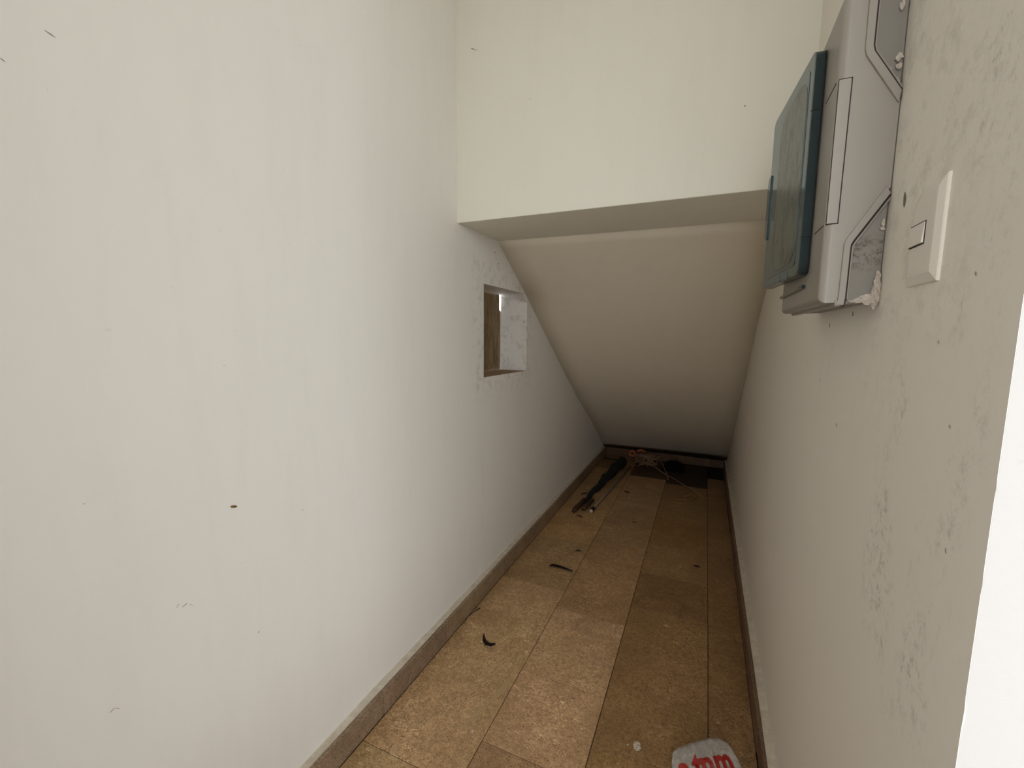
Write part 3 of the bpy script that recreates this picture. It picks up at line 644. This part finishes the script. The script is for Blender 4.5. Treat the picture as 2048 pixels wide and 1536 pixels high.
tag(mk('twig', bm, m_leaf, None, True), 'thin curved dark twig leaning against the left skirting', 'twig')
bm = bmesh.new(); bmesh.ops.create_cone(bm, cap_ends=True, segments=28, radius1=0.0125, radius2=0.0118, depth=0.003)
bmesh.ops.scale(bm, vec=(1.0, 1.3, 1), verts=bm.verts); bmesh.ops.translate(bm, vec=(-0.127, 1.268, 0.0025), verts=bm.verts); bevel(bm, 0.0006, 1, lambda e: e.calc_face_angle(0) > 0.5)
tag(mk('white_disc', bm, m_disc), 'small worn white plastic disc lying left of the plastic bag', 'disc')
bm = bmesh.new(); tube(bm, [(XL+0.002, 0.5925, 0.8845), (XL+0.0035, 0.596, 0.8835), (XL+0.0035, 0.602, 0.8815), (XL+0.002, 0.606, 0.8795)], [0.0012, 0.0026, 0.0026, 0.0012], 8)
tag(mk('insect_cocoon', bm, m_cocoon, None, True), 'tiny yellow-brown cocoon stuck on the left wall', 'cocoon')
for x, y, r, lb in ((-0.30, 1.255, .0026, 'pale mortar crumb in the second tile column near the bag'), (-0.62, 1.10, .003, 'pale mortar crumb nearest the camera on the left tiles'), (-0.36, 1.35, .0026, 'pale mortar crumb by the tile joint left of the white disc'),
                    (-0.155, 1.262, .0022, 'tiny pale crumb right beside the white disc'), (-0.47, 2.02, .003, 'pale mortar crumb just in front of the long seed pod'), (-0.64, 1.62, .003, 'pale mortar crumb behind the curled leaf')):
    bm = bmesh.new(); bmesh.ops.create_icosphere(bm, subdivisions=2, radius=r)
    for v_ in bm.verts: v_.co = Vector((v_.co.x*1.3, v_.co.y, max(v_.co.z*0.6, -0.001)))*(1+0.3*noise.noise(v_.co*300)) + Vector((x, y, 0.0012))
    o = mk('mortar_crumb', bm, m_chunk)
    tag(o, lb, 'crumb', 'pale crumbs scattered on the floor')

# ------------------------------------------------------------------ clear plastic bag with red lettering
bu = Vector((0.93969, 0.34202, 0)); bv = Vector((-0.29005, 0.79690, 0.52992)); bn = Vector((0.18124, -0.49796, 0.84805)); BO = Vector((0.05, 1.22, 0.05))
bag = tag(empty('plastic_bag', (0.07, 1.22, 0)), 'frosted clear plastic bag with serrated top and red lettering', 'plastic bag')
topl = [(-0.0734, 0.0002), (-0.0715, 0.0179), (-0.0645, 0.0374), (-0.0485, 0.0486), (-0.0035, 0.0629), (0.0352, 0.0734), (0.058, 0.0777), (0.0798, 0.0784), (0.1021, 0.0669), (0.1113, 0.0514), (0.1188, 0.0317), (0.1248, 0.0124)]
def top_at(u):
    if u <= topl[0][0]: return topl[0][1]
    for (a, b), (c, d_) in zip(topl[:-1], topl[1:]):
        if u <= c: return b+(d_-b)*(u-a)/(c-a)
    return topl[-1][1]
NU, NV = 96, 30
def surf(u, v, tv):
    s = (u+0.0734)/0.1982; s = max(0, min(1, s)); q = (v+0.085)/(tv+0.085)
    e = (max(0, math.sin(math.pi*s))**0.45)*(max(0, 1-q**6)**0.5)
    b = e*0.016 + 0.005*noise.noise((u*38, v*38, 2))*e + 0.0022*noise.noise((u*110, v*110, 6))
    return BO+bu*u+bv*v+bn*(b-0.008)
bm = bmesh.new(); F = []; Bk = []
for i in range(NU+1):
    u = -0.0734+0.1982*i/NU; tv = top_at(u)+(0.0022 if i % 2 else -0.0010)*(1 if -0.05 < u < 0.10 else 0.3)
    f_row, b_row = [], []
    for j in range(NV+1):
        v = -0.085+(tv+0.085)*j/NV; p = surf(u, v, tv); p.z = max(p.z, 0.006); f_row.append(bm.verts.new(p))
        z = 0.002+0.6*max(0, p.z-0.006)*(j/NV)**1.2; b_row.append(bm.verts.new((p.x, p.y+0.004, min(z, p.z-0.002))))
    F.append(f_row); Bk.append(b_row)
for i in range(NU):
    for j in range(NV):
        bm.faces.new((F[i][j], F[i+1][j], F[i+1][j+1], F[i][j+1])); bm.faces.new((Bk[i][j], Bk[i][j+1], Bk[i+1][j+1], Bk[i+1][j]))
    bm.faces.new((F[i][NV], F[i+1][NV], Bk[i+1][NV], Bk[i][NV])); bm.faces.new((F[i][0], Bk[i][0], Bk[i+1][0], F[i+1][0]))
for j in range(NV):
    bm.faces.new((F[0][j], F[0][j+1], Bk[0][j+1], Bk[0][j])); bm.faces.new((F[NU][j], Bk[NU][j], Bk[NU][j+1], F[NU][j+1]))
mk('film', bm, m_film, bag, True)
# lettering: the built-in font turned into a mesh and laid on the film
def letter(ch, u0, v0, size, rot, sx=1.0):
    cu = bpy.data.curves.new('t', 'FONT'); cu.body = ch; cu.size = 1.0; cu.offset = 0.035; cu.resolution_u = 4
    to = bpy.data.objects.new('t', cu); col.objects.link(to); dg = bpy.context.evaluated_depsgraph_get()
    me = bpy.data.meshes.new_from_object(to.evaluated_get(dg)); bpy.data.objects.remove(to)
    bm = bmesh.new(); bm.from_mesh(me); bmesh.ops.subdivide_edges(bm, edges=[e for e in bm.edges if e.calc_length() > 0.08], cuts=3)
    bmesh.ops.triangulate(bm, faces=bm.faces)
    x0 = min(v_.co.x for v_ in bm.verts)
    for v_ in bm.verts:
        a, b = (v_.co.x-x0)*size*sx, v_.co.y*size
        u = u0+a*math.cos(rot)-b*math.sin(rot); v = v0+a*math.sin(rot)+b*math.cos(rot)
        v_.co = surf(u, v, top_at(u))+bn*0.0012
    return mk('red_letter', bm, m_red, bag)
rt = math.radians(10)
letter('a', -0.0540, -0.030, 0.082, rt, 0.90)
letter('t', -0.0145, -0.022, 0.088, rt, 0.95)
letter('n', 0.0115, -0.016, 0.086, rt, 0.85)
letter('m', 0.0500, -0.010, 0.088, rt, 0.80)
